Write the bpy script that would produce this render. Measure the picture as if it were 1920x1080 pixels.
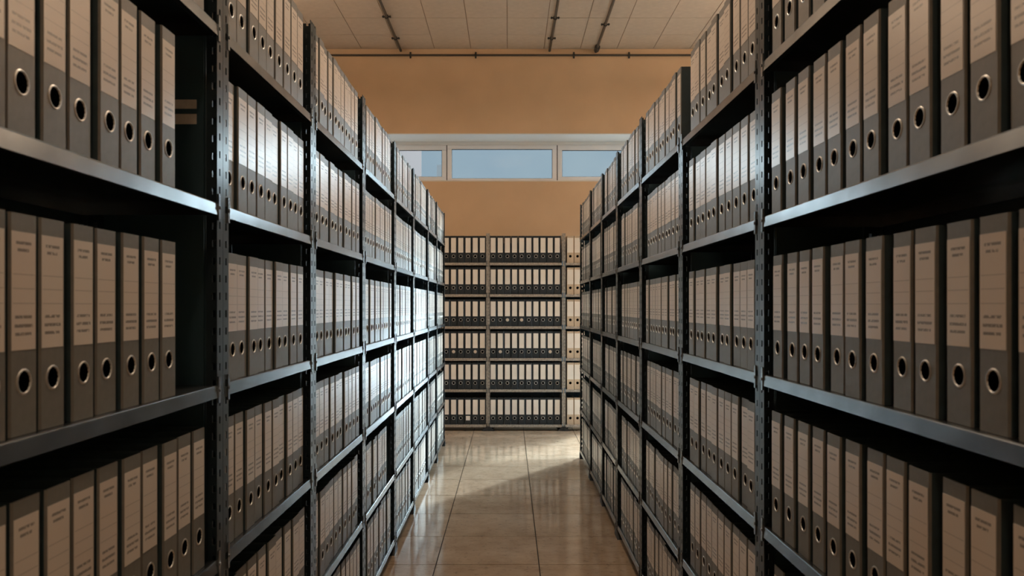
import bpy, bmesh, math, random
from mathutils import Vector, Matrix

random.seed(7)
for _o in list(bpy.data.objects):
    bpy.data.objects.remove(_o, do_unlink=True)
SC = bpy.context.scene
COL = SC.collection

# ------------------------------------------------------------------ camera
EYE = 1.48            # camera height
FPX = 1550.0          # focal length in pixels of the 1920 px wide frame
PX0, PY0 = 955.0, 574.0   # vanishing point of the aisle
cam_d = bpy.data.cameras.new('camera')
cam = bpy.data.objects.new('camera', cam_d)
COL.objects.link(cam)
cam.location = (0, 0, EYE)
cam.rotation_euler = (math.radians(90), 0, 0)
cam_d.sensor_width = 36.0
cam_d.lens = FPX / 1920 * 36.0
cam_d.shift_x = (960 - PX0) / 1920
cam_d.shift_y = (PY0 - 540) / 1920
cam_d.clip_start = 0.02
cam_d.clip_end = 200
cam_d.dof.use_dof = True
cam_d.dof.focus_distance = 4.6
cam_d.dof.aperture_fstop = 7.0
SC.camera = cam

# ------------------------------------------------------------------ view
SC.view_settings.view_transform = 'Standard'
SC.view_settings.look = 'None'
SC.view_settings.exposure = 0.0
SC.view_settings.gamma = 1.0
SC.view_settings.use_curve_mapping = False
SC.cycles.use_denoising = True
SC.cycles.max_bounces = 8
SC.cycles.diffuse_bounces = 5
SC.cycles.transparent_max_bounces = 12
SC.cycles.sample_clamp_indirect = 6.0

# ------------------------------------------------------------------ sky
W = bpy.data.worlds.new('sky')
SC.world = W
W.use_nodes = True
nt = W.node_tree
bg = nt.nodes['Background']
wn = nt.nodes.new('ShaderNodeTexNoise')
wn.inputs['Scale'].default_value = 5.0
wn.inputs['Detail'].default_value = 4.0
wr = nt.nodes.new('ShaderNodeValToRGB')
wr.color_ramp.elements[0].position = 0.35
wr.color_ramp.elements[0].color = (0.225, 0.32, 0.415, 1)
wr.color_ramp.elements[1].position = 0.70
wr.color_ramp.elements[1].color = (0.31, 0.40, 0.46, 1)
nt.links.new(wn.outputs['Fac'], wr.inputs['Fac'])
nt.links.new(wr.outputs['Color'], bg.inputs['Color'])
bg.inputs['Strength'].default_value = 1.2

# ------------------------------------------------------------------ added area lamps outside hidden openings, standing in for daylight
def area(name, loc, target, sx, sy, watts, color, spread=180):
    d = bpy.data.lights.new(name, 'AREA')
    d.shape = 'RECTANGLE'
    d.size, d.size_y = sx, sy
    d.energy = watts
    d.color = color
    d.spread = math.radians(spread)
    o = bpy.data.objects.new(name, d)
    COL.objects.link(o)
    o.location = loc
    o.rotation_euler = (Vector(target) - Vector(loc)).to_track_quat('-Z', 'Z').to_euler()
    return o

DAY = (0.72, 0.90, 1.0)
area('daylight_fill_door_right', (2.45, 11.10, 1.25), (-0.4, 7.0, 0.8), 0.9, 2.3, 290, DAY, 120)
area('daylight_fill_door_left', (1.52, 11.10, 1.25), (-0.5, 5.5, 0.9), 0.9, 2.3, 65, DAY, 120)
area('daylight_fill_side', (4.45, 9.2, 1.75), (-0.2, 8.2, 0.2), 1.5, 1.5, 90, DAY, 60)
area('daylight_fill_clerestory', (2.6, 11.35, 3.42), (-0.6, 3.0, 1.9), 2.6, 0.5, 27, DAY, 80)
area('daylight_fill_clerestory_left', (-2.35, 11.35, 3.42), (0.6, 3.0, 1.9), 1.25, 0.5, 9.5, DAY, 80)
# low sun from beyond the back wall: through the assumed glazed door and the strip window into the cross aisle
sun_d = bpy.data.lights.new('sun', 'SUN')
sun_d.energy = 6.5
sun_d.angle = 0.05
sun_d.color = (0.82, 0.94, 1.0)
sun = bpy.data.objects.new('sun', sun_d)
COL.objects.link(sun)
sun.rotation_euler = Vector((-0.55, -0.83, -0.40)).to_track_quat('-Z', 'Z').to_euler()

# ------------------------------------------------------------------ mesh helpers
class MB:
    """collects faces; build() links them as one mesh object"""
    def __init__(self):
        self.v, self.f, self.m, self.uv = [], [], [], {}
    def add(self, verts, faces, mat=0):
        b = len(self.v)
        self.v += [tuple(p) for p in verts]
        for f in faces:
            self.f.append(tuple(b + i for i in f)); self.m.append(mat)
        return self
    def box(self, x0, x1, y0, y1, z0, z1, mat=0):
        if x0 > x1: x0, x1 = x1, x0
        if y0 > y1: y0, y1 = y1, y0
        if z0 > z1: z0, z1 = z1, z0
        p = [(x0,y0,z0),(x1,y0,z0),(x1,y1,z0),(x0,y1,z0),(x0,y0,z1),(x1,y0,z1),(x1,y1,z1),(x0,y1,z1)]
        return self.add(p, [(0,3,2,1),(4,5,6,7),(0,1,5,4),(1,2,6,5),(2,3,7,6),(3,0,4,7)], mat)
    def cyl(self, a, b, r, n=12, mat=0):
        a, b = Vector(a), Vector(b)
        d = (b - a).normalized()
        u = d.orthogonal().normalized(); w = d.cross(u)
        ring = [u*math.cos(2*math.pi*i/n)*r + w*math.sin(2*math.pi*i/n)*r for i in range(n)]
        p = [a+q for q in ring] + [b+q for q in ring]
        f = [(i, (i+1)%n, n+(i+1)%n, n+i) for i in range(n)] + [tuple(range(n))[::-1], tuple(range(n, 2*n))]
        return self.add(p, f, mat)
    def mesh(self, name, mats, smooth=False):
        me = bpy.data.meshes.new(name)
        me.from_pydata(self.v, [], self.f)
        for m in mats: me.materials.append(m)
        me.polygons.foreach_set('material_index', self.m)
        if smooth: me.polygons.foreach_set('use_smooth', [True]*len(self.f))
        me.update()
        return me
    def build(self, name, mats, parent=None, bevel=0.0, smooth=False):
        if not isinstance(mats, (list, tuple)): mats = [mats]
        return link(name, self.mesh(name, mats, smooth), parent, bevel)

def link(name, me, parent=None, bevel=0.0):
    o = bpy.data.objects.new(name, me)
    COL.objects.link(o)
    if parent is not None: o.parent = parent
    if bevel:
        b = o.modifiers.new('bevel', 'BEVEL'); b.width = bevel; b.segments = 2; b.limit_method = 'ANGLE'
    return o

def empty(name, loc=(0,0,0), rz=0.0):
    o = bpy.data.objects.new(name, None)
    o.empty_display_size = 0.1
    COL.objects.link(o)
    o.location = loc
    o.rotation_euler = (0, 0, rz)
    return o

def tag(o, label=None, cat=None, group=None, kind=None):
    if label: o['label'] = label
    if cat: o['category'] = cat
    if group: o['group'] = group
    if kind: o['kind'] = kind
    return o

ORD = ['first','second','third','fourth','fifth','sixth','seventh','eighth','ninth','tenth','eleventh','twelfth','thirteenth','fourteenth','fifteenth','sixteenth']

# ------------------------------------------------------------------ materials
def mat(name, col, rough=0.5, metal=0.0, spec=None, coat=0.0, coat_rough=0.1, noise=None, bump=None):
    m = bpy.data.materials.new(name); m.use_nodes = True
    t = m.node_tree; b = t.nodes['Principled BSDF']
    b.inputs['Base Color'].default_value = (*col, 1)
    b.inputs['Roughness'].default_value = rough
    b.inputs['Metallic'].default_value = metal
    if spec is not None: b.inputs['Specular IOR Level'].default_value = spec
    if coat:
        b.inputs['Coat Weight'].default_value = coat
        b.inputs['Coat Roughness'].default_value = coat_rough
    if noise or bump:
        tc = t.nodes.new('ShaderNodeTexCoord')
    if noise:
        scale, amt = noise
        n = t.nodes.new('ShaderNodeTexNoise'); n.inputs['Scale'].default_value = scale; n.inputs['Detail'].default_value = 5
        t.links.new(tc.outputs['Object'], n.inputs['Vector'])
        r = t.nodes.new('ShaderNodeValToRGB')
        r.color_ramp.elements[0].position = 0.3; r.color_ramp.elements[1].position = 0.7
        r.color_ramp.elements[0].color = (*[c*(1-amt) for c in col], 1)
        r.color_ramp.elements[1].color = (*[min(1, c*(1+amt)) for c in col], 1)
        t.links.new(n.outputs['Fac'], r.inputs['Fac'])
        t.links.new(r.outputs['Color'], b.inputs['Base Color'])
    if bump:
        scale, st, dist = bump
        n2 = t.nodes.new('ShaderNodeTexNoise'); n2.inputs['Scale'].default_value = scale; n2.inputs['Detail'].default_value = 4
        t.links.new(tc.outputs['Object'], n2.inputs['Vector'])
        bp = t.nodes.new('ShaderNodeBump'); bp.inputs['Strength'].default_value = st; bp.inputs['Distance'].default_value = dist
        t.links.new(n2.outputs['Fac'], bp.inputs['Height'])
        t.links.new(bp.outputs['Normal'], b.inputs['Normal'])
    return m

M = {}
M['steel'] = mat('galvanised_steel', (0.22, 0.24, 0.255), 0.27, 1.0, noise=(9, 0.25), bump=(40, 0.05, 0.001))
M['backsteel'] = mat('pale_galvanised_steel', (0.40, 0.375, 0.34), 0.5, 0.75, noise=(45, 0.35))
M['post'] = mat('post_steel', (0.028, 0.042, 0.050), 0.28, 0.0, spec=0.28, noise=(7, 0.2))
M['panel'] = mat('dark_sheet_panel', (0.030, 0.062, 0.078), 0.45, 0.0, noise=(5, 0.2))
M['foot'] = mat('black_foot_plastic', (0.012, 0.014, 0.016), 0.5)
M['card'] = mat('grey_brown_card', (0.165, 0.162, 0.148), 0.42, 0.0, noise=(60, 0.08), bump=(300, 0.15, 0.0006))
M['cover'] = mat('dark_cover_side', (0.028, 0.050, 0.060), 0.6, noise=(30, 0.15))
M['hole'] = mat('hole_shade', (0.003, 0.003, 0.004), 0.9, spec=0.0)  # near-black colour stands in for the shade inside the finger hole
M['ring'] = mat('nickel_ring', (0.66, 0.65, 0.62), 0.42, 1.0)
M['paper'] = mat('filed_paper', (0.62, 0.58, 0.52), 0.8, noise=(120, 0.12))
M['black'] = mat('black_binder_cover', (0.010, 0.017, 0.024), 0.5, noise=(20, 0.2))
M['blank'] = mat('white_blank_label', (0.86, 0.83, 0.78), 0.5, noise=(8, 0.04))
M['beige'] = mat('beige_card', (0.55, 0.45, 0.34), 0.55, noise=(20, 0.06))
M['sticker'] = mat('paper_sticker', (0.62, 0.53, 0.44), 0.6, noise=(40, 0.1))
M['plaster'] = mat('ochre_wall_paint', (0.75, 0.575, 0.40), 0.8, noise=(2.2, 0.05), bump=(90, 0.12, 0.002))
M['ceil'] = mat('ceiling_tile_board', (0.56, 0.49, 0.41), 0.9, noise=(14, 0.05), bump=(160, 0.2, 0.002))
M['ceilbar'] = mat('ceiling_grid_shadow_gap', (0.27, 0.20, 0.14), 0.8)
M['white'] = mat('white_paint', (0.84, 0.84, 0.82), 0.5)
M['frame'] = mat('window_frame_pvc', (0.88, 0.88, 0.88), 0.35)
M['gasket'] = mat('black_gasket', (0.02, 0.02, 0.02), 0.6)
M['conduit'] = mat('dark_conduit', (0.085, 0.080, 0.070), 0.45, 0.3)
M['clip'] = mat('conduit_clip', (0.03, 0.035, 0.035), 0.5)
M['grout'] = mat('tile_grout', (0.03, 0.025, 0.02), 0.9)
M['house'] = mat('pale_pink_render', (0.30, 0.235, 0.225), 0.9)
M['ground'] = mat('outdoor_paving', (0.34, 0.37, 0.40), 0.9, noise=(0.5, 0.1))
M['lampshell'] = mat('lamp_housing', (0.7, 0.7, 0.68), 0.4)

def label_material():
    """white paper spine label behind glossy film, with printed rules and lines of small text"""
    m = bpy.data.materials.new('printed_label'); m.use_nodes = True
    t = m.node_tree; N = t.nodes; L = t.links
    b = N['Principled BSDF']
    b.inputs['Roughness'].default_value = 0.30
    b.inputs['Specular IOR Level'].default_value = 0.6
    uv = N.new('ShaderNodeUVMap')
    sep = N.new('ShaderNodeSeparateXYZ'); L.new(uv.outputs['UV'], sep.inputs[0])
    inf = N.new('ShaderNodeObjectInfo')
    def math_(op, a, b_=None, c=None):
        n = N.new('ShaderNodeMath'); n.operation = op
        for i, x in enumerate((a, b_, c)):
            if x is None: continue
            if isinstance(x, (int, float)): n.inputs[i].default_value = x
            else: L.new(x, n.inputs[i])
        return n.outputs[0]
    u, v = sep.outputs['X'], sep.outputs['Y']
    v01 = math_('FRACT', v)
    rnd = math_('ADD', math_('MULTIPLY', inf.outputs['Random'], 37.0), math_('MULTIPLY', math_('FLOOR', u), 1.7))
    u01 = math_('FRACT', u)
    # words: noise along u, other seed for each line and binder
    comb = N.new('ShaderNodeCombineXYZ')
    L.new(math_('MULTIPLY', u01, 16.0), comb.inputs[0])
    L.new(math_('MULTIPLY', v01, 34.0), comb.inputs[1])
    L.new(rnd, comb.inputs[2])
    nz = N.new('ShaderNodeTexNoise'); nz.inputs['Scale'].default_value = 1.0; nz.inputs['Detail'].default_value = 3
    L.new(comb.outputs[0], nz.inputs['Vector'])
    word = math_('MULTIPLY', math_('GREATER_THAN', nz.outputs['Fac'], 0.40), 0.72)
    tot = None
    def line(v0, h, u0, u1, strength):
        nonlocal tot
        band = math_('COMPARE', v01, v0, h)
        rng = math_('MULTIPLY', math_('GREATER_THAN', u01, u0), math_('LESS_THAN', u01, u1))
        k = math_('MULTIPLY', math_('MULTIPLY', band, rng), strength)
        tot = k if tot is None else math_('MAXIMUM', tot, k)
    line(0.905, 0.013, 0.18, 0.82, word)
    line(0.845, 0.013, 0.24, 0.72, word)
    for y in (0.640, 0.520, 0.395):
        line(y, 0.0035, 0.04, 0.96, 0.45)
    line(0.280, 0.013, 0.14, 0.84, word)
    line(0.205, 0.014, 0.12, 0.88, word)
    line(0.135, 0.013, 0.14, 0.82, word)
    mix = N.new('ShaderNodeMix'); mix.data_type = 'RGBA'
    L.new(tot, mix.inputs[0])
    hue = N.new('ShaderNodeMix'); hue.data_type = 'RGBA'
    L.new(inf.outputs['Random'], hue.inputs[0])
    hue.inputs[6].default_value = (0.70, 0.62, 0.55, 1)
    hue.inputs[7].default_value = (0.74, 0.68, 0.61, 1)
    L.new(hue.outputs[2], mix.inputs[6])
    mix.inputs[7].default_value = (0.07, 0.06, 0.055, 1)
    L.new(mix.outputs[2], b.inputs['Base Color'])
    return m
M['label'] = label_material()

def floor_tile_material():
    m = bpy.data.materials.new('glossy_floor_tile'); m.use_nodes = True
    t = m.node_tree; N = t.nodes; L = t.links
    b = N['Principled BSDF']
    b.inputs['Roughness'].default_value = 0.12
    b.inputs['Specular IOR Level'].default_value = 0.6
    tc = N.new('ShaderNodeTexCoord'); inf = N.new('ShaderNodeObjectInfo')
    add = N.new('ShaderNodeVectorMath'); add.operation = 'ADD'
    L.new(tc.outputs['Object'], add.inputs[0]); L.new(inf.outputs['Location'], add.inputs[1])
    n1 = N.new('ShaderNodeTexNoise'); n1.inputs['Scale'].default_value = 5; n1.inputs['Detail'].default_value = 8; n1.inputs['Roughness'].default_value = 0.65
    n2 = N.new('ShaderNodeTexNoise'); n2.inputs['Scale'].default_value = 26; n2.inputs['Detail'].default_value = 6; n2.inputs['Roughness'].default_value = 0.7
    L.new(add.outputs[0], n1.inputs['Vector']); L.new(add.outputs[0], n2.inputs['Vector'])
    r1 = N.new('ShaderNodeValToRGB')
    r1.color_ramp.elements[0].position = 0.32; r1.color_ramp.elements[0].color = (0.36, 0.25, 0.165, 1)
    r1.color_ramp.elements[1].position = 0.70; r1.color_ramp.elements[1].color = (0.52, 0.39, 0.275, 1)
    r2 = N.new('ShaderNodeValToRGB')
    r2.color_ramp.elements[0].position = 0.28; r2.color_ramp.elements[0].color = (0.45, 0.45, 0.45, 1)
    r2.color_ramp.elements[1].position = 0.46; r2.color_ramp.elements[1].color = (1, 1, 1, 1)
    L.new(n1.outputs['Fac'], r1.inputs['Fac']); L.new(n2.outputs['Fac'], r2.inputs['Fac'])
    mx = N.new('ShaderNodeMix'); mx.data_type = 'RGBA'; mx.blend_type = 'MULTIPLY'
    mx.inputs[0].default_value = 0.8
    L.new(r1.outputs['Color'], mx.inputs[6]); L.new(r2.outputs['Color'], mx.inputs[7])
    L.new(mx.outputs[2], b.inputs['Base Color'])
    return m
M['tile'] = floor_tile_material()

def glass_material():
    m = bpy.data.materials.new('window_glass'); m.use_nodes = True
    t = m.node_tree; N = t.nodes; L = t.links
    for n in list(N): N.remove(n)
    out = N.new('ShaderNodeOutputMaterial'); mix = N.new('ShaderNodeMixShader')
    tr = N.new('ShaderNodeBsdfTransparent'); tr.inputs['Color'].default_value = (0.94, 0.96, 0.96, 1)
    gl = N.new('ShaderNodeBsdfGlossy'); gl.inputs['Roughness'].default_value = 0.03
    fr = N.new('ShaderNodeFresnel'); fr.inputs['IOR'].default_value = 1.25
    L.new(fr.outputs[0], mix.inputs[0]); L.new(tr.outputs[0], mix.inputs[1]); L.new(gl.outputs[0], mix.inputs[2])
    L.new(mix.outputs[0], out.inputs['Surface'])
    return m
M['glass'] = glass_material()

def lamp_material():
    m = bpy.data.materials.new('lamp_tube'); m.use_nodes = True
    b = m.node_tree.nodes['Principled BSDF']
    b.inputs['Base Color'].default_value = (0.9, 0.85, 0.75, 1)
    b.inputs['Emission Color'].default_value = (1.0, 0.74, 0.48, 1)
    b.inputs['Emission Strength'].default_value = 3.0
    return m
M['tube'] = lamp_material()

# ------------------------------------------------------------------ room shell
XW, Y0, Y1, ZC = 4.0, -2.5, 10.4, 4.714       # side walls at +-XW, rear and back wall, ceiling height
WZ0, WZ1 = 3.05, 3.654                        # clerestory opening
WX0, WX1 = -3.1, 3.9
DX0, DX1, DZ1 = 1.08, 2.92, 2.40              # assumed glazed door opening in the back wall
WT = 0.55                                     # back wall thickness

floor = MB().box(-XW-0.3, XW+0.3, Y0-0.3, Y1+1.5, -0.20, -0.006).build('floor', M['grout'])
tag(floor, 'floor of square beige tiles with thin dark joints', kind='structure')
TX, TY, TX0, TY0 = 0.590, 0.5785, 0.17, 4.734
tile_me = None
me_tile = MB().box(-TX/2+0.003, TX/2-0.003, -TY/2+0.003, TY/2-0.003, -0.012, 0.0).mesh('tile', [M['tile']])
i0, i1 = math.floor((-2.9-TX0)/TX), math.ceil((2.9-TX0)/TX)
j0, j1 = math.floor((-1.6-TY0)/TY), math.ceil((Y1-TY0)/TY)
for i in range(i0, i1):
    for j in range(j0, j1):
        cy = TY0 + (j+0.5)*TY
        o = link('tile', me_tile, floor)
        o.location = (TX0+(i+0.5)*TX, cy, 0)
        if cy + TY/2 > Y1:      # cut at the back wall
            s = (Y1 - (cy - TY/2)) / TY
            o.scale = (1, s, 1); o.location.y = cy - TY/2 + s*TY/2

# ceiling slab with suspended boards
ceiling = MB().box(-XW-0.3, XW+0.3, Y0-0.3, Y1+WT, ZC+0.006, ZC+0.2).build('ceiling', M['ceilbar'])
tag(ceiling, 'ceiling of pale rectangular boards in a grid', kind='structure')
CX, CY, CX0 = 0.458, 0.572, -0.025
me_ct = MB().box(-CX/2+0.004, CX/2-0.004, -CY/2+0.003, CY/2-0.003, 0.0, 0.007).mesh('ceiling_board', [M['ceil']])
for i in range(-9, 9):
    for j in range(0, 14):
        y = Y1 - 0.55 + CY*0.5 - CY*j
        o = link('ceiling_board', me_ct, ceiling)
        o.location = (CX0+(i+0.5)*CX, y, ZC + random.uniform(-0.001, 0.002))
        if j == 0:
            o.scale = (1, 0.55/CY, 1); o.location.y = Y1 - 0.275
yb = Y1 - 0.55 - CY*13
rb = MB().box(-XW, XW, Y0, yb-0.002, ZC+0.001, ZC+0.007).build('ceiling_board', M['ceil'], ceiling)

wb = MB()
wb.box(-XW-0.3, XW+0.3, Y1, Y1+WT, WZ1, ZC+0.2)
wb.box(-XW-0.3, DX0, Y1, Y1+WT, -0.2, WZ0)
wb.box(DX1, XW+0.3, Y1, Y1+WT, -0.2, WZ0)
wb.box(DX0, DX1, Y1, Y1+WT, DZ1, WZ0)
wb.box(-XW-0.3, WX0, Y1, Y1+WT, WZ0, WZ1)
wb.box(WX1, XW+0.3, Y1, Y1+WT, WZ0, WZ1)
tag(wb.build('wall_back', M['plaster']), 'ochre painted back wall with a strip window', kind='structure')
wl = MB().box(-XW-0.3, -XW, Y0-0.3, Y1, -0.2, ZC+0.2)
tag(wl.build('wall_left', M['plaster']), 'ochre painted wall behind the left rack', kind='structure')
SY0, SY1, SZ0, SZ1 = 8.3, 10.1, 0.7, 2.4
wr_ = MB()
wr_.box(XW, XW+0.3, Y0-0.3, SY0, -0.2, ZC+0.2)
wr_.box(XW, XW+0.3, SY1, Y1, -0.2, ZC+0.2)
wr_.box(XW, XW+0.3, SY0, SY1, -0.2, SZ0)
wr_.box(XW, XW+0.3, SY0, SY1, SZ1, ZC+0.2)
tag(wr_.build('wall_right', M['plaster']), 'ochre painted wall behind the right rack', kind='structure')
wq = MB().box(-XW, XW, Y0-0.3, Y0, -0.2, ZC+0.2)
tag(wq.build('wall_rear', M['plaster']), 'ochre painted wall behind the camera', kind='structure')

gr = MB().box(-40, 40, Y1+1.5, 80, -0.3, -0.05)
tag(gr.build('ground', M['ground']), 'sunlit paving outside the building', kind='structure')

# ---- clerestory window: white reveal, frames and panes
PW = Y1 + 0.46      # front plane of the frames
win = empty('window_1', (0, PW, WZ0))
tag(win, 'long white framed strip window high in the back wall', kind='structure')
rv = MB()
rv.box(WX0, WX1, Y1-0.003, Y1+WT, WZ1-0.012, WZ1+0.001)
rv.box(WX0, WX1, Y1-0.003, Y1+WT, WZ0-0.001, WZ0+0.012)
rv.box(WX0, WX0+0.012, Y1-0.003, Y1+WT, WZ0+0.012, WZ1-0.012)
rv.box(WX1-0.012, WX1, Y1-0.003, Y1+WT, WZ0+0.012, WZ1-0.012)
o = rv.build('reveal', M['white'], win); o.location = (0, -PW, -WZ0)
def px_x(px, y): return (px - PX0) * y / FPX
def px_z(py, y): return EYE + (PY0 - py) * y / FPX
zb, zt = WZ0+0.012, WZ1-0.012
o = MB().box(WX0+0.012, WX1-0.012, PW+0.005, PW+0.07, px_z(272, PW), zt).build('header', M['white'], win, 0.003); o.location = (0, -PW, -WZ0)
o = MB().box(WX0+0.012, WX1-0.012, PW-0.01, PW+0.07, zb, px_z(338.5, PW)).build('sill', M['white'], win, 0.003); o.location = (0, -PW, -WZ0)
zs0, zs1 = px_z(338.5, PW), px_z(272, PW)
def sash(x0, x1, fw, ft, fb, opening):
    f = MB()
    f.box(x0, x1, PW, PW+0.06, zs1-ft, zs1)
    f.box(x0, x1, PW, PW+0.06, zs0, zs0+fb)
    f.box(x0, x0+fw, PW, PW+0.06, zs0+fb, zs1-ft)
    f.box(x1-fw, x1, PW, PW+0.06, zs0+fb, zs1-ft)
    o = f.build('sash', M['frame'], win, 0.004); o.location = (0, -PW, -WZ0)
    g = MB()
    for (a, b, c, d) in ((x0+fw, x1-fw, zs1-ft-0.006, zs1-ft), (x0+fw, x1-fw, zs0+fb, zs0+fb+0.004),
                         (x0+fw, x0+fw+0.005, zs0+fb, zs1-ft), (x1-fw-0.005, x1-fw, zs0+fb, zs1-ft)):
        g.box(a, b, PW+0.012, PW+0.03, c, d)
    g.build('gasket', M['gasket'], o)
    p = MB().box(x0+fw, x1-fw, PW+0.030, PW+0.034, zs0+fb, zs1-ft).build('pane', M['glass'], o)
    if opening:
        h = MB(); xh = x1-fw*0.5 if opening > 0 else x0+fw*0.5
        h.box(xh-0.008, xh+0.008, PW-0.012, PW, (zs0+zs1)/2-0.02, (zs0+zs1)/2+0.02)
        h.box(xh-0.006, xh+0.006, PW-0.024, PW-0.012, (zs0+zs1)/2-0.09, (zs0+zs1)/2+0.012)
        h.build('handle', M['frame'], o)
xa, xb, xc, xd = px_x(837.0, PW), px_x(838.6, PW), px_x(1044.0, PW), px_x(1045.6, PW)
wf = 0.058
sash(xb, xc, wf, 0.052, 0.028, 0)
sash(xa-1.12, xa, wf, 0.066, 0.050, 1)
sash(xd, xd+1.12, wf, 0.066, 0.050, -1)
sash(xa-1.12-0.03-0.95, xa-1.15, wf, 0.052, 0.028, 0)
sash(xd+1.15, WX1-0.02, wf, 0.052, 0.028, 0)
def post_bar(x0, x1):
    o = MB().box(x0, x1, PW+0.012, PW+0.06, zs0, zs1).build('mullion', M['gasket'], win); o.location = (0, -PW, -WZ0)
post_bar(xa, xb); post_bar(xc, xd); post_bar(xa-1.15, xa-1.12); post_bar(xd+1.12, xd+1.15)

# ---- assumed back wall door and side window, unseen, added to light the cross aisle
door = empty('assumed_door_1', (DX0, Y1+0.2, 0))
tag(door, 'assumed unseen white framed wide glazed door in the back wall', kind='structure')
xm = (DX0+DX1)/2
for (a, b) in ((DX0, DX1),):
    f = MB(); w = 0.07
    f.box(a, b, 0, 0.05, DZ1-w, DZ1); f.box(a, b, 0, 0.05, 0, 0.12)
    f.box(a, a+w, 0, 0.05, 0.12, DZ1-w); f.box(b-w, b, 0, 0.05, 0.12, DZ1-w)
    o = f.build('door_leaf', M['frame'], door, 0.004); o.location = (-DX0, 0, 0)
    MB().box(a+w, b-w, 0.02, 0.026, 0.12, DZ1-w).build('pane', M['glass'], o)
    hx = b-0.035 if a == DX0 else a+0.035
    h = MB(); h.box(hx-0.01, hx+0.01, -0.05, 0, 0.98, 1.14); h.build('door_handle', M['ring'], o)
swin = empty('assumed_window_2', (XW+0.1, SY0, SZ0))
tag(swin, 'assumed unseen white framed window in the right wall', kind='structure')
ym = (SY0+SY1)/2
for (a, b) in ((SY0, ym), (ym, SY1)):
    f = MB(); w = 0.06
    f.box(0, 0.05, a, b, SZ1-w, SZ1); f.box(0, 0.05, a, b, SZ0, SZ0+w)
    f.box(0, 0.05, a, a+w, SZ0+w, SZ1-w); f.box(0, 0.05, b-w, b, SZ0+w, SZ1-w)
    o = f.build('sash', M['frame'], swin, 0.004); o.location = (0, -SY0, -SZ0)
    MB().box(0.02, 0.026, a+w, b-w, SZ0+w, SZ1-w).build('pane', M['glass'], o)

# ---- neighbouring building seen through the left pane
hy = 24.0
hb = empty('pale_building', (px_x(700, hy), hy, 0))
tag(hb, 'pale pink rendered building outside the left window pane', 'building')
def hbox(x0, x1, z1, d, nm, m_, dy=0.0):
    o = MB().box(x0, x1, hy+dy, hy+d, 0, z1).build(nm, m_, hb); o.location = (-px_x(700, hy), -hy, 0)
hbox(-9.0, -3.25, 8.6, 6.6, 'wall', M['house'])
hbox(px_x(819, 37), px_x(834, 37), px_z(309, 37), 14.5, 'low_wing', M['white'], 13.0)

# ------------------------------------------------------------------ conduits
def conduit(label, a, b, r, clips, endcap=None):
    a, b = Vector(a), Vector(b)
    root = empty('conduit', a)
    tag(root, label, 'conduit')
    MB().cyl((0,0,0), b-a, r, 10).build('pipe', M['conduit'], root, smooth=False)
    d = (b-a).normalized()
    side = Vector((1,0,0)) if abs(d.y) > 0.5 else Vector((0,0,1))
    for c in clips:
        p = a.lerp(b, c) - a
        k = MB()
        k.cyl(p-d*0.012, p+d*0.012, r*1.55, 10)
        q = p + side*(r*2.4); s = p - side*(r*2.4)
        k.cyl(q-d*0.01, q+d*0.01, r*0.75, 8); k.cyl(s-d*0.01, s+d*0.01, r*0.75, 8)
        k.cyl(q, s, r*0.45, 8)
        k.build('clip', M['clip'], root)
    if endcap is not None:
        p = b - a
        k = MB(); k.cyl(p-d*0.02, p+d*0.10, r*2.1, 10); k.cyl(p+d*0.10, p+d*0.16, r*1.3, 10)
        k.build('end_fitting', M['clip'], root)
    return root
zp = ZC-0.030
conduit('dark conduit running along the top of the back wall', (-2.6, Y1-0.022, px_z(104.5, Y1)), (2.9, Y1-0.022, px_z(104.5, Y1)), 0.013, (0.247, 0.396, 0.62, 0.746, 0.9))
conduit('dark ceiling conduit on the left, nearest the left rack', (-1.345, 3.0, zp), (-1.362, Y1-0.03, zp), 0.016, (0.1, 0.3, 0.5, 0.70, 0.835, 0.935))
conduit('dark ceiling conduit in the middle, reaching the wall conduit', (0.530, 3.0, zp), (0.505, Y1-0.03, zp), 0.016, (0.1, 0.3, 0.5, 0.70, 0.84, 0.935))
conduit('dark ceiling conduit on the right, ending in a fitting before the wall', (1.105, 3.0, zp), (1.088, Y1-0.18, zp-0.006), 0.016, (0.1, 0.3, 0.5, 0.72, 0.885), 1)

# ------------------------------------------------------------------ added fill lamps for the warm ambience, unseen above the field of view
def ceiling_fill_lamp(x, y, label, down, up):
    root = empty('hanging_fill_lamp', (x, y, ZC-0.55))
    tag(root, label, 'lamp', 'added hanging fill lamps above the racks')
    MB().box(-0.06, 0.06, -0.62, 0.62, 0.0, 0.05).build('housing', M['lampshell'], root, 0.006)
    MB().cyl((0.0,-0.58,-0.022), (0.0,0.58,-0.022), 0.018, 12).build('tube', M['tube'], root)
    k = MB(); k.cyl((0,-0.45,0.05), (0,-0.45,0.55), 0.004, 6); k.cyl((0,0.45,0.05), (0,0.45,0.55), 0.004, 6)
    k.build('cord', M['clip'], root)
    warm = (1.0, 0.745, 0.53)
    for (nm, wt, dz, t) in (('fill_down', down, -0.06, -1), ('fill_up', up, 0.09, 1)):
        d = bpy.data.lights.new(nm, 'AREA'); d.shape = 'RECTANGLE'; d.size = 0.2; d.size_y = 1.2
        d.energy = wt; d.color = warm
        l = bpy.data.objects.new(nm, d); COL.objects.link(l); l.parent = root
        l.location = (0, 0, dz)
        if t > 0: l.rotation_euler = (math.pi, 0, 0)
ceiling_fill_lamp(0.0, -1.1, 'added hanging fill lamp over the aisle behind the camera', 14, 5)
ceiling_fill_lamp(0.0, 3.2, 'added hanging fill lamp over the middle of the aisle', 32, 12)
ceiling_fill_lamp(3.2, 7.2, 'added hanging fill lamp behind the far end of the right rack', 34, 115)
ceiling_fill_lamp(-2.5, 7.1, 'added hanging fill lamp behind the left rack', 30, 62)
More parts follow.
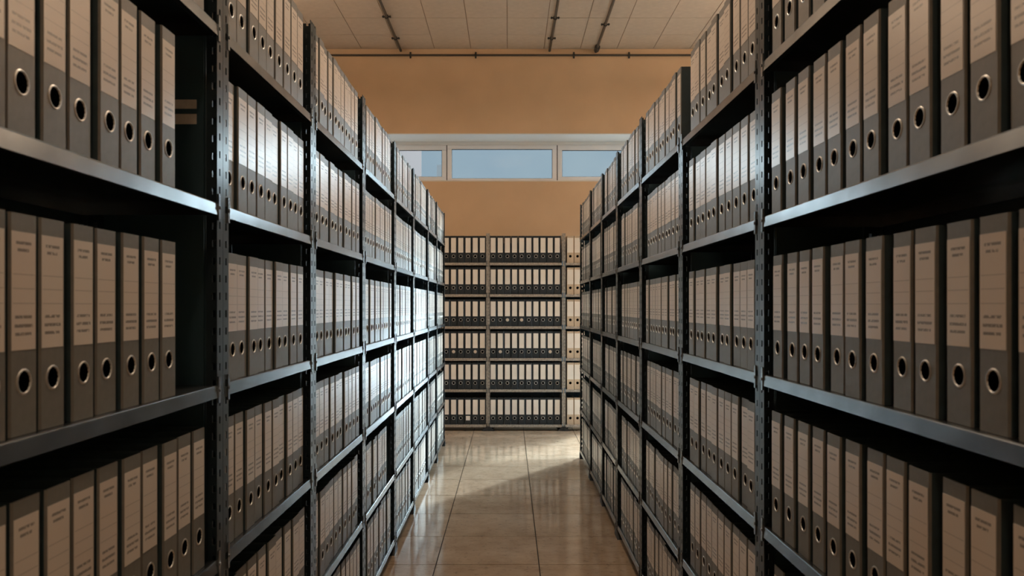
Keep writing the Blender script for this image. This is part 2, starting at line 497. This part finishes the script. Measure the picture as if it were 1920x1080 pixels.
ceiling_fill_lamp(2.5, 2.6, 'added hanging fill lamp behind the near half of the right rack', 10, 12)

# ------------------------------------------------------------------ shelving
LX, RX = -0.687, 0.690              # front planes of the racks
LB = [0.95, 1.983, 2.898, 3.909, 4.977, 5.950, 7.007, 7.860, 8.800]
RB = [0.93, 2.280, 3.331, 4.347, 5.308, 6.182, 7.083, 8.071]
SZ = [2.146, 1.724, 1.294, 0.884, 0.477, 0.088]       # shelf tops of the side racks
BZ = [1.995, 1.620, 1.240, 0.862, 0.491, 0.074]       # shelf tops of the back rack
UD = 0.325                          # unit depth
PF = 0.039                          # post flange width
POST_TOP = 2.470

_post_cache = {}
def post_mesh(h, mirror, PF=PF):
    """slotted angle upright; corner at origin, flange along +X (front, facing -Y) and along +Y"""
    key = (round(h, 3), mirror, PF)
    if key in _post_cache: return _post_cache[key]
    b = MB(); t = 0.0022; sx = -1 if mirror else 1
    def flange(kind):
        def bx(a0, a1, z0, z1):
            if kind == 'x': b.box(sx*a0, sx*a1, 0, t, z0, z1)
            else: b.box(sx*0.0, sx*t, a0, a1, z0, z1)
        s0, s1 = PF*0.42, PF*0.64
        bx(0 if kind == 'x' else t, s0, 0, h); bx(s1, PF, 0, h)
        z = 0.0; pitch, slot = 0.042, 0.017
        while z < h:
            bx(s0, s1, z, min(h, z+pitch-slot)); z += pitch
    flange('x'); flange('y')
    me = b.mesh('post', [M['backsteel'] if PF < 0.03 else M['post']])
    _post_cache[key] = me
    return me

foot_me = {}
def foot_mesh(mirror):
    if mirror not in foot_me:
        b = MB(); sx = -1 if mirror else 1
        p = [(0,-0.006,0.0),(sx*0.075,-0.006,0.0),(sx*0.075,0.06,0.0),(0,0.06,0.0),
             (0,-0.006,0.055),(sx*0.018,-0.006,0.055),(sx*0.018,0.02,0.055),(0,0.02,0.055)]
        f = [(0,3,2,1),(4,5,6,7),(0,1,5,4),(1,2,6,5),(2,3,7,6),(3,0,4,7)]
        if mirror: f = [q[::-1] for q in f]
        b.add(p, f)
        foot_me[mirror] = b.mesh('foot', [M['foot']])
    return foot_me[mirror]

br_me = None
def bracket_mesh():
    global br_me
    if br_me is None:
        b = MB(); b.box(-0.006, 0.006, -0.004, 0, -0.042, 0.020); b.cyl((0,-0.0065,-0.012), (0,-0.004,-0.012), 0.004, 8)
        br_me = b.mesh('bracket', [M['steel']])
    return br_me

_shelf_cache = {}
def shelf_mesh(length, pale=False):
    key = (round(length, 4), pale)
    if key in _shelf_cache: return _shelf_cache[key]
    b = MB(); L = length; d = UD-0.006; lip = 0.030
    b.box(0, L, 0.0035, d, -0.0015, 0.0)
    prof = [(0.0035, 0.0), (0.0012, -0.0008), (0.0002, -0.0030), (-0.0022, -lip), (-0.0006, -lip), (0.0016, -0.0045), (0.0035, -0.0015)]
    n = len(prof)
    b.add([(0, y, z) for y, z in prof] + [(L, y, z) for y, z in prof],
          [(i, n+i, n+(i+1) % n, (i+1) % n)[::-1] for i in range(n)] + [tuple(range(n)), tuple(range(n, 2*n))[::-1]])
    b.box(0, L, d-0.0016, d, -lip, -0.0015)
    b.box(0, L, 0.0016, 0.012, -lip, -lip+0.0015)
    b.box(0, 0.0015, 0.0016, d-0.0016, -lip, -0.0015); b.box(L-0.0015, L, 0.0016, d-0.0016, -lip, -0.0015)
    me = b.mesh('shelf', [M['backsteel'] if pale else M['steel']])
    _shelf_cache[key] = me
    return me

def unit(origin, rz, length, shelves, label, group, tops=(POST_TOP, POST_TOP), panels=(True, True), back=True, ptop=None, PF=PF):
    """one shelving bay; local X runs along the rack, local -Y faces the aisle"""
    root = empty('shelving_unit', origin, rz)
    tag(root, label, 'shelving unit', group)
    g = 0.0008
    for side in (0, 1):
        x = g if side == 0 else length-g
        for back_ in (0, 1):
            p = link('post', post_mesh(tops[side], side == 1, PF), root)
            p.location = (x, 0, 0)
            if back_:
                p.location = (x, UD, 0); p.scale = (1, -1, 1)
            f = link('foot', foot_mesh(side == 1), p)
    for s in shelves:
        sh = link('shelf', shelf_mesh(length-2*PF, PF < 0.03), root)
        sh.location = (PF, 0.0, s)
        for x in (-0.0065, length-2*PF+0.0065):
            k = link('bracket', bracket_mesh(), sh); k.location = (x, 0, 0)
    top = shelves[0] if ptop is None else ptop
    for side in (0, 1):
        if panels[side]:
            x = 0.006 if side == 0 else length-0.008
            MB().box(x, x+0.0015, 0.043, UD-0.043, 0.06, top).build('side_panel', M['panel'], root)
    if back:
        MB().box(0.005, length-0.005, UD+0.002, UD+0.004, 0.03, top-0.05).build('light_blocking_sheet', M['panel'], root)  # added dark sheet, stops light from behind showing between the binders
    return root

PLACE = ['nearest', 'second', 'third', 'fourth', 'fifth', 'sixth', 'seventh', 'eighth']
R90 = math.pi/2
left_units, right_units = [], []
for i in range(len(LB)-1):
    lab = f'steel shelving unit with slotted posts, {PLACE[i]} bay of the left rack'
    if i == len(LB)-2: lab = 'steel shelving unit with slotted posts, farthest bay of the left rack'
    left_units.append(unit((LX, LB[i], 0), R90, LB[i+1]-LB[i], SZ, lab, 'shelving units of the left rack'))
for i in range(len(RB)-1):
    lab = f'steel shelving unit with slotted posts, {PLACE[i]} bay of the right rack'
    if i == len(RB)-2: lab = 'steel shelving unit with slotted posts, farthest bay of the right rack'
    # local X runs towards the camera here
    tp = [POST_TOP, POST_TOP]
    if i == 1: tp[0] = 2.16
    if i == 2: tp[1] = 2.16
    right_units.append(unit((RX, RB[i+1], 0), -R90, RB[i+1]-RB[i], SZ, lab, 'shelving units of the right rack', tuple(tp)))
BY = 9.80
BXS = [-1.144, -0.253, 0.645, 1.055]
for i, nm in enumerate(('left', 'middle', 'right')):
    lab = f'steel shelving unit against the ochre back wall, {nm} bay'
    unit((BXS[i], BY, 0), 0.0, BXS[i+1]-BXS[i], BZ, lab, 'shelving units of the back rack', (2.345, 2.345), ptop=2.30, PF=0.021)

# paper stickers on the end panel that shows in the empty slot of the nearest left bay
for (z0, z1) in ((px_z(203, 1.97), px_z(186, 1.97)), (px_z(232, 1.97), px_z(213, 1.97))):
    MB().box(1.983-0.95-0.0092, 1.983-0.95-0.0082, 0.06, 0.16, z0, z1).build('paper_sticker', M['sticker'], left_units[0])

# ------------------------------------------------------------------ binders
BH, BD = 0.318, 0.285          # height, depth
HOLE_Z, HOLE_R = 0.240*BH, 0.0160
LAB_Z0, LAB_Z1 = 0.385*BH, 0.918*BH
def binder_parts(w, seg=14):
    """cover, label, ring, paper block as MB in local space; spine faces -Y"""
    c = 0.0032; t = 0.0024
    cov = MB()
    hw = w/2
    outer = [(-hw, BD), (-hw, c), (-hw+c, 0), (hw-c, 0), (hw, c), (hw, BD)]
    inner = [(-hw+t, BD), (-hw+t, c+t), (-hw+c+t*0.4, t), (hw-c-t*0.4, t), (hw-t, c+t), (hw-t, BD)]
    n = len(outer)
    ov = [(x, y, 0) for x, y in outer] + [(x, y, BH) for x, y in outer]
    iv = [(x, y, 0) for x, y in inner] + [(x, y, BH) for x, y in inner]
    base = ov + iv
    cov.v = list(base)
    for i in range(n-1):
        if i == 2: continue
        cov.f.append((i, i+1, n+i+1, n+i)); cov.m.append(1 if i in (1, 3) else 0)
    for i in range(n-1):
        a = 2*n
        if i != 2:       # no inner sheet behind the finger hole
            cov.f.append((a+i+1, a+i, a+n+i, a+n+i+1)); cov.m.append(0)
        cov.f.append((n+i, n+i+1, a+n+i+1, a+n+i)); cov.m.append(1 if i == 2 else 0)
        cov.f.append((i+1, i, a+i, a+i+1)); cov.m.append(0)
    for i in (0, n-1):
        a = 2*n; q = (i, n+i, a+n+i, a+i)
        cov.f.append(q if i else q[::-1]); cov.m.append(0)
    # spine front with the finger hole
    x0, x1 = -hw+c, hw-c
    s = 0.023
    za, zb_ = HOLE_Z-s, HOLE_Z+s
    cov.add([(x0,0,0),(x1,0,0),(x1,0,za),(x0,0,za)], [(0,1,2,3)], 1)
    cov.add([(x0,0,zb_),(x1,0,zb_),(x1,0,BH),(x0,0,BH)], [(0,1,2,3)], 1)
    seg4 = 16
    sq = []
    for k in range(seg4):
        a = 2*math.pi*(k+0.5)/seg4
        dx, dz = math.cos(a), math.sin(a)
        m_ = max(abs(dx), abs(dz))
        sq.append((max(x0, min(x1, dx/m_*x1)), 0, HOLE_Z+dz/m_*s))
    # snap corners so that the square is closed
    def corner(sx, sz): return (x1 if sx > 0 else x0, 0, HOLE_Z+sz*s)
    ci = [(HOLE_R*math.cos(2*math.pi*(k+0.5)/seg4), 0, HOLE_Z+HOLE_R*math.sin(2*math.pi*(k+0.5)/seg4)) for k in range(seg4)]
    b0 = len(cov.v)
    cov.v += sq + ci
    for k in range(seg4):
        k2 = (k+1) % seg4
        cov.f.append((b0+k2, b0+k, b0+seg4+k, b0+seg4+k2)[::-1]); cov.m.append(1)
    for (sx, sz, k) in ((1,1,1), (-1,1,5), (-1,-1,9), (1,-1,13)):
        cov.add([corner(sx, sz), sq[k], sq[k+1]], [(0,2,1) if False else (0,1,2)], 1)
    deep = [(x, 0.03, z) for x, y, z in ci]
    b1 = len(cov.v)
    cov.v += deep
    for k in range(seg4):
        k2 = (k+1) % seg4
        cov.f.append((b0+seg4+k, b0+seg4+k2, b1+k2, b1+k)); cov.m.append(2)
    cov.f.append(tuple(b1+k for k in range(seg4))); cov.m.append(2)
    lw = w*0.425
    lab = MB()
    lab.box(-lw-0.002, lw-0.001, -0.0007, 0.0, LAB_Z0, LAB_Z1)
    ring = MB()
    prof = [(HOLE_R-0.0002, 0.0008), (HOLE_R+0.0002, -0.0012), (HOLE_R+0.0018, -0.0015), (HOLE_R+0.0034, 0.0)]
    for k in range(seg):
        a = 2*math.pi*k/seg
        for (r, y) in prof: ring.v.append((r*math.cos(a), y, HOLE_Z+r*math.sin(a)))
    np_ = len(prof)
    for k in range(seg):
        k2 = (k+1) % seg
        for j in range(np_-1):
            ring.f.append((k*np_+j, k2*np_+j, k2*np_+j+1, k*np_+j+1)[::-1]); ring.m.append(0)
    pap = MB(); pap.box(-hw+0.006, hw-0.006, 0.045, BD-0.02, 0.004, BH-0.022)
    return cov, lab, ring, pap

def label_uv(me, lab_z0=LAB_Z0, lab_z1=LAB_Z1, shift=0.0):
    xs = [v.co.x for v in me.vertices]; x0, x1 = min(xs), max(xs)
    uvl = me.uv_layers.new(name='UVMap')
    for lp in me.loops:
        c = me.vertices[lp.vertex_index].co
        uvl.data[lp.index].uv = (0.001+0.998*(c.x-x0)/(x1-x0)+shift, 0.001+0.998*(c.z-lab_z0)/(lab_z1-lab_z0))

WIDTHS = [0.068, 0.0715, 0.0745, 0.0775, 0.0805]
KIT = []
for w in WIDTHS:
    cov, lab, ring, pap = binder_parts(w)
    k = {'mb': (cov, lab, ring, pap), 'w': w,
         'cover': cov.mesh('binder', [M['cover'], M['card'], M['hole']]),
         'label': lab.mesh('spine_label', [M['label']]),
         'ring': ring.mesh('finger_ring', [M['ring']], True),
         'paper': pap.mesh('paper_block', [M['paper']])}
    label_uv(k['label'])
    KIT.append(k)

def project(x, y, z):
    if y < 0.05: return None
    return PX0 + FPX*x/y, PY0 - FPX*(z-EYE)/y

# slots: (side, bay, row, pos along y, kit, recess, tilt)
slots = []
def fill(side, bay, row, ya, yb_, n, gaps=()):
    """n binders between ya (near) and yb_ (far); gaps: {index counted from the far end: extra space nearer}"""
    span = yb_ - ya
    pitch = span / n
    for i in range(n):            # i counted from the far end
        y = yb_ - (i+0.5)*pitch
        room = pitch - (0.0044 if bay else 0.0095)
        k = max([q for q in range(len(WIDTHS)) if WIDTHS[q] <= room] or [0])
        if bay == 0: k = min(k, 2)
        if random.random() < 0.18: k = max(0, k-1)
        jit = random.uniform(-0.35, 0.35) * max(0, pitch-WIDTHS[k]-0.004)
        rec = 0.010 + random.uniform(-0.003, 0.006)
        slots.append((side, bay, row, i, n, y+jit, k, rec, random.uniform(-0.004, 0.004)))

for bay in range(len(LB)-1):
    a, b = LB[bay]+0.050, LB[bay+1]-0.050
    for row in range(6):
        lo, hi = a, b
        if bay == 0:
            if row in (1, 2): hi = 1.728
            elif row == 0: hi = 1.90
            else: hi = 1.905
            n = int((hi-lo)/0.083); lo = hi - n*0.083
        else:
            hi = b - random.uniform(0.015, 0.05)
            if bay == 3 and row == 4: hi = b - 0.20
            if bay == 1: n = (9, 10, 9, 10, 9, 9)[row]
            else: n = int((hi-lo)/random.choice((0.079, 0.081, 0.084)))
            n = min(n, int((hi-lo)/0.0725))
        fill('L', bay, row, lo, hi, n)
for bay in range(len(RB)-1):
    a, b = RB[bay]+0.050, RB[bay+1]-0.050
    for row in range(6):
        hi = b - (random.uniform(0.055, 0.085) if bay else 0.025); lo = a + 0.012
        if bay == 0:
            pitch = (0.094, 0.094, 0.096, 0.094, 0.095, 0.094)[row]; n = int((hi-lo)/pitch); lo = hi-n*pitch
        else:
            n = int((hi-lo)/random.choice((0.080, 0.083, 0.086)))
            if bay == 1: n = 10
        n = min(n, int((hi-lo)/0.0725))
        fill('R', bay, row, lo, hi, n)

def slot_matrix(s):
    side, bay, row, i, n, y, k, rec, tilt = s
    z = SZ[row] + 0.0006
    if side == 'L': return Matrix.Translation((LX-rec, y, z)) @ Matrix.Rotation(R90+tilt, 4, 'Z')
    return Matrix.Translation((RX+rec, y, z)) @ Matrix.Rotation(-R90+tilt, 4, 'Z')

def shown(s):
    side, bay, row, i, n, y, k, rec, tilt = s
    x = LX-rec if side == 'L' else RX+rec
    w = WIDTHS[k]/2; z = SZ[row]
    p = [project(x, yy, zz) for yy in (y-w, y+w) for zz in (z, z+BH)]
    if any(q is None for q in p): return 0
    xs = [min(1920, max(0, q[0])) for q in p]; 
    cx = max(xs)-min(xs)
    hs = []
    for q0, q1 in ((p[0], p[1]), (p[2], p[3])):
        t, b_ = min(q0[1], q1[1]), max(q0[1], q1[1])
        hs.append(max(0, min(1080, b_)-max(0, t)))
    return cx*(hs[0]+hs[1])/2

ranked = sorted(slots, key=shown, reverse=True)
chosen = set(id(s) for s in ranked[:300] if shown(s) > 0)
SHELFW = ['top shelf', 'second shelf', 'third shelf', 'fourth shelf', 'fifth shelf', 'bottom shelf']
rest_v, rest_f, rest_m, rest_uv = [], [], [], []
def bake(s):
    Mx = slot_matrix(s); kit = KIT[s[6]]
    cov, lab, ring, pap = kit['mb']
    for mb, off, in ((cov, (0,1,2)), (lab, (3,)), (ring, (4,)), (pap, (5,))):
        b = len(rest_v)
        rest_v.extend(tuple(Mx @ Vector(v)) for v in mb.v)
        seed = random.randint(0, 40)
        for f, m_ in zip(mb.f, mb.m):
            rest_f.append(tuple(b+i for i in f)); rest_m.append(off[m_])
            for i in f:
                v = mb.v[i]
                if mb is lab:
                    hw = kit['w']*0.425
                    rest_uv.append((seed+0.002+0.996*(v[0]+hw+0.002)/(2*hw+0.001), 0.001+0.998*(v[2]-LAB_Z0)/(LAB_Z1-LAB_Z0)))
                else: rest_uv.append((0, 0))
for s in slots:
    if id(s) not in chosen:
        bake(s); continue
    side, bay, row, i, n, y, k, rec, tilt = s
    kit = KIT[k]
    o = link('binder', kit['cover'])
    o.matrix_world = slot_matrix(s)
    rack = 'left' if side == 'L' else 'right'
    tag(o, f'cardboard binder, {ORD[i]} from the far end, {SHELFW[row]}, {PLACE[bay]} bay, {rack} rack',
        'binder', f'cardboard binders on the {rack} rack')
    for nm, key in (('spine_label', 'label'), ('finger_ring', 'ring'), ('paper_block', 'paper')):
        link(nm, kit[key], o)
me = bpy.data.meshes.new('far_binders')
me.from_pydata(rest_v, [], rest_f)
for key in ('cover', 'card', 'hole', 'label', 'ring', 'paper'): me.materials.append(M[key])
me.polygons.foreach_set('material_index', rest_m)
uvl = me.uv_layers.new(name='UVMap')
uvl.data.foreach_set('uv', [c for p in rest_uv for c in p])
me.update()
tag(link('far_binders', me), 'rows of cardboard binders on the farther bays of both racks', 'binders', kind='stuff')

# ---- binders of the back rack
def simple_kit(w, spine_mat, side_mat, lab_w, prefix):
    cov, lab, ring, pap = binder_parts(w)
    lab = MB().box(-lab_w/2, lab_w/2, -0.0008, 0.0, 0.375*BH, 0.925*BH)
    return {'cover': cov.mesh(prefix, [side_mat, spine_mat, M['hole']]),
            'label': lab.mesh('spine_label', [M['blank']]),
            'ring': ring.mesh('finger_ring', [M['ring']], True),
            'paper': pap.mesh('paper_block', [M['paper']])}
KB = simple_kit(0.0815, M['black'], M['black'], 0.0585, 'black_binder')
KW = simple_kit(0.0800, M['beige'], M['beige'], 0.0700, 'beige_binder')
cap_me = MB().cyl((0,-0.0032,HOLE_Z), (0,0.002,HOLE_Z), HOLE_R+0.001, 16).mesh('hole_cap', [M['sticker']])
note_me = MB().box(-0.024, 0.024, -0.0034, -0.0022, HOLE_Z-0.026, HOLE_Z+0.026).mesh('paper_note', [M['blank']])
CAPS = {('middle', 2, 2), ('middle', 2, 4), ('left', 3, 8), ('left', 3, 5), ('middle', 3, 1), ('middle', 3, 8)}
NOTES = {('left', 5, 7)}
def back_binder(x, row, kit, name, label, group, cap=None):
    o = link(name, kit['cover'])
    o.location = (x, BY+0.012+random.uniform(-0.002, 0.003), BZ[row]+0.0006)
    o.rotation_euler = (0, 0, random.uniform(-0.003, 0.003))
    tag(o, label, 'binder', group)
    for nm, key in (('spine_label', 'label'), ('finger_ring', 'ring'), ('paper_block', 'paper')):
        if key == 'ring' and name == 'beige_binder': continue
        link(nm, kit[key], o)
    if cap == 'cap': link('hole_cap', cap_me, o)
    if cap == 'note': link('paper_note', note_me, o)
for row in range(6):
    for i in range(10):
        x = -0.192 + i*0.0846 + random.uniform(-0.0006, 0.0006)
        cap = 'cap' if ('middle', row, i) in CAPS else None
        ex = ' with capped finger hole' if cap else ''
        back_binder(x, row, KB, 'black_binder', f'black binder{ex}, {ORD[i]} from the left, {SHELFW[row]}, middle back bay', 'black binders on the back rack', cap)
    for i in range(10):
        x = -0.319 - (9-i)*0.0858 + random.uniform(-0.0006, 0.0006)
        if x < -1.06: continue
        j = 9-i
        key = ('left', row, i)
        cap = 'cap' if key in CAPS else ('note' if key in NOTES else None)
        ex = ' with capped finger hole' if cap == 'cap' else (' with square white note' if cap else '')
        back_binder(x, row, KB, 'black_binder', f'black binder{ex}, {ORD[j]} from the right, {SHELFW[row]}, left back bay', 'black binders on the back rack', cap)
    for i in range(4):
        x = 0.724 + i*0.0855
        back_binder(x, row, KW, 'beige_binder', f'beige binder with white label, {ORD[i]} from the left, {SHELFW[row]}, right back bay', 'beige binders on the back rack')
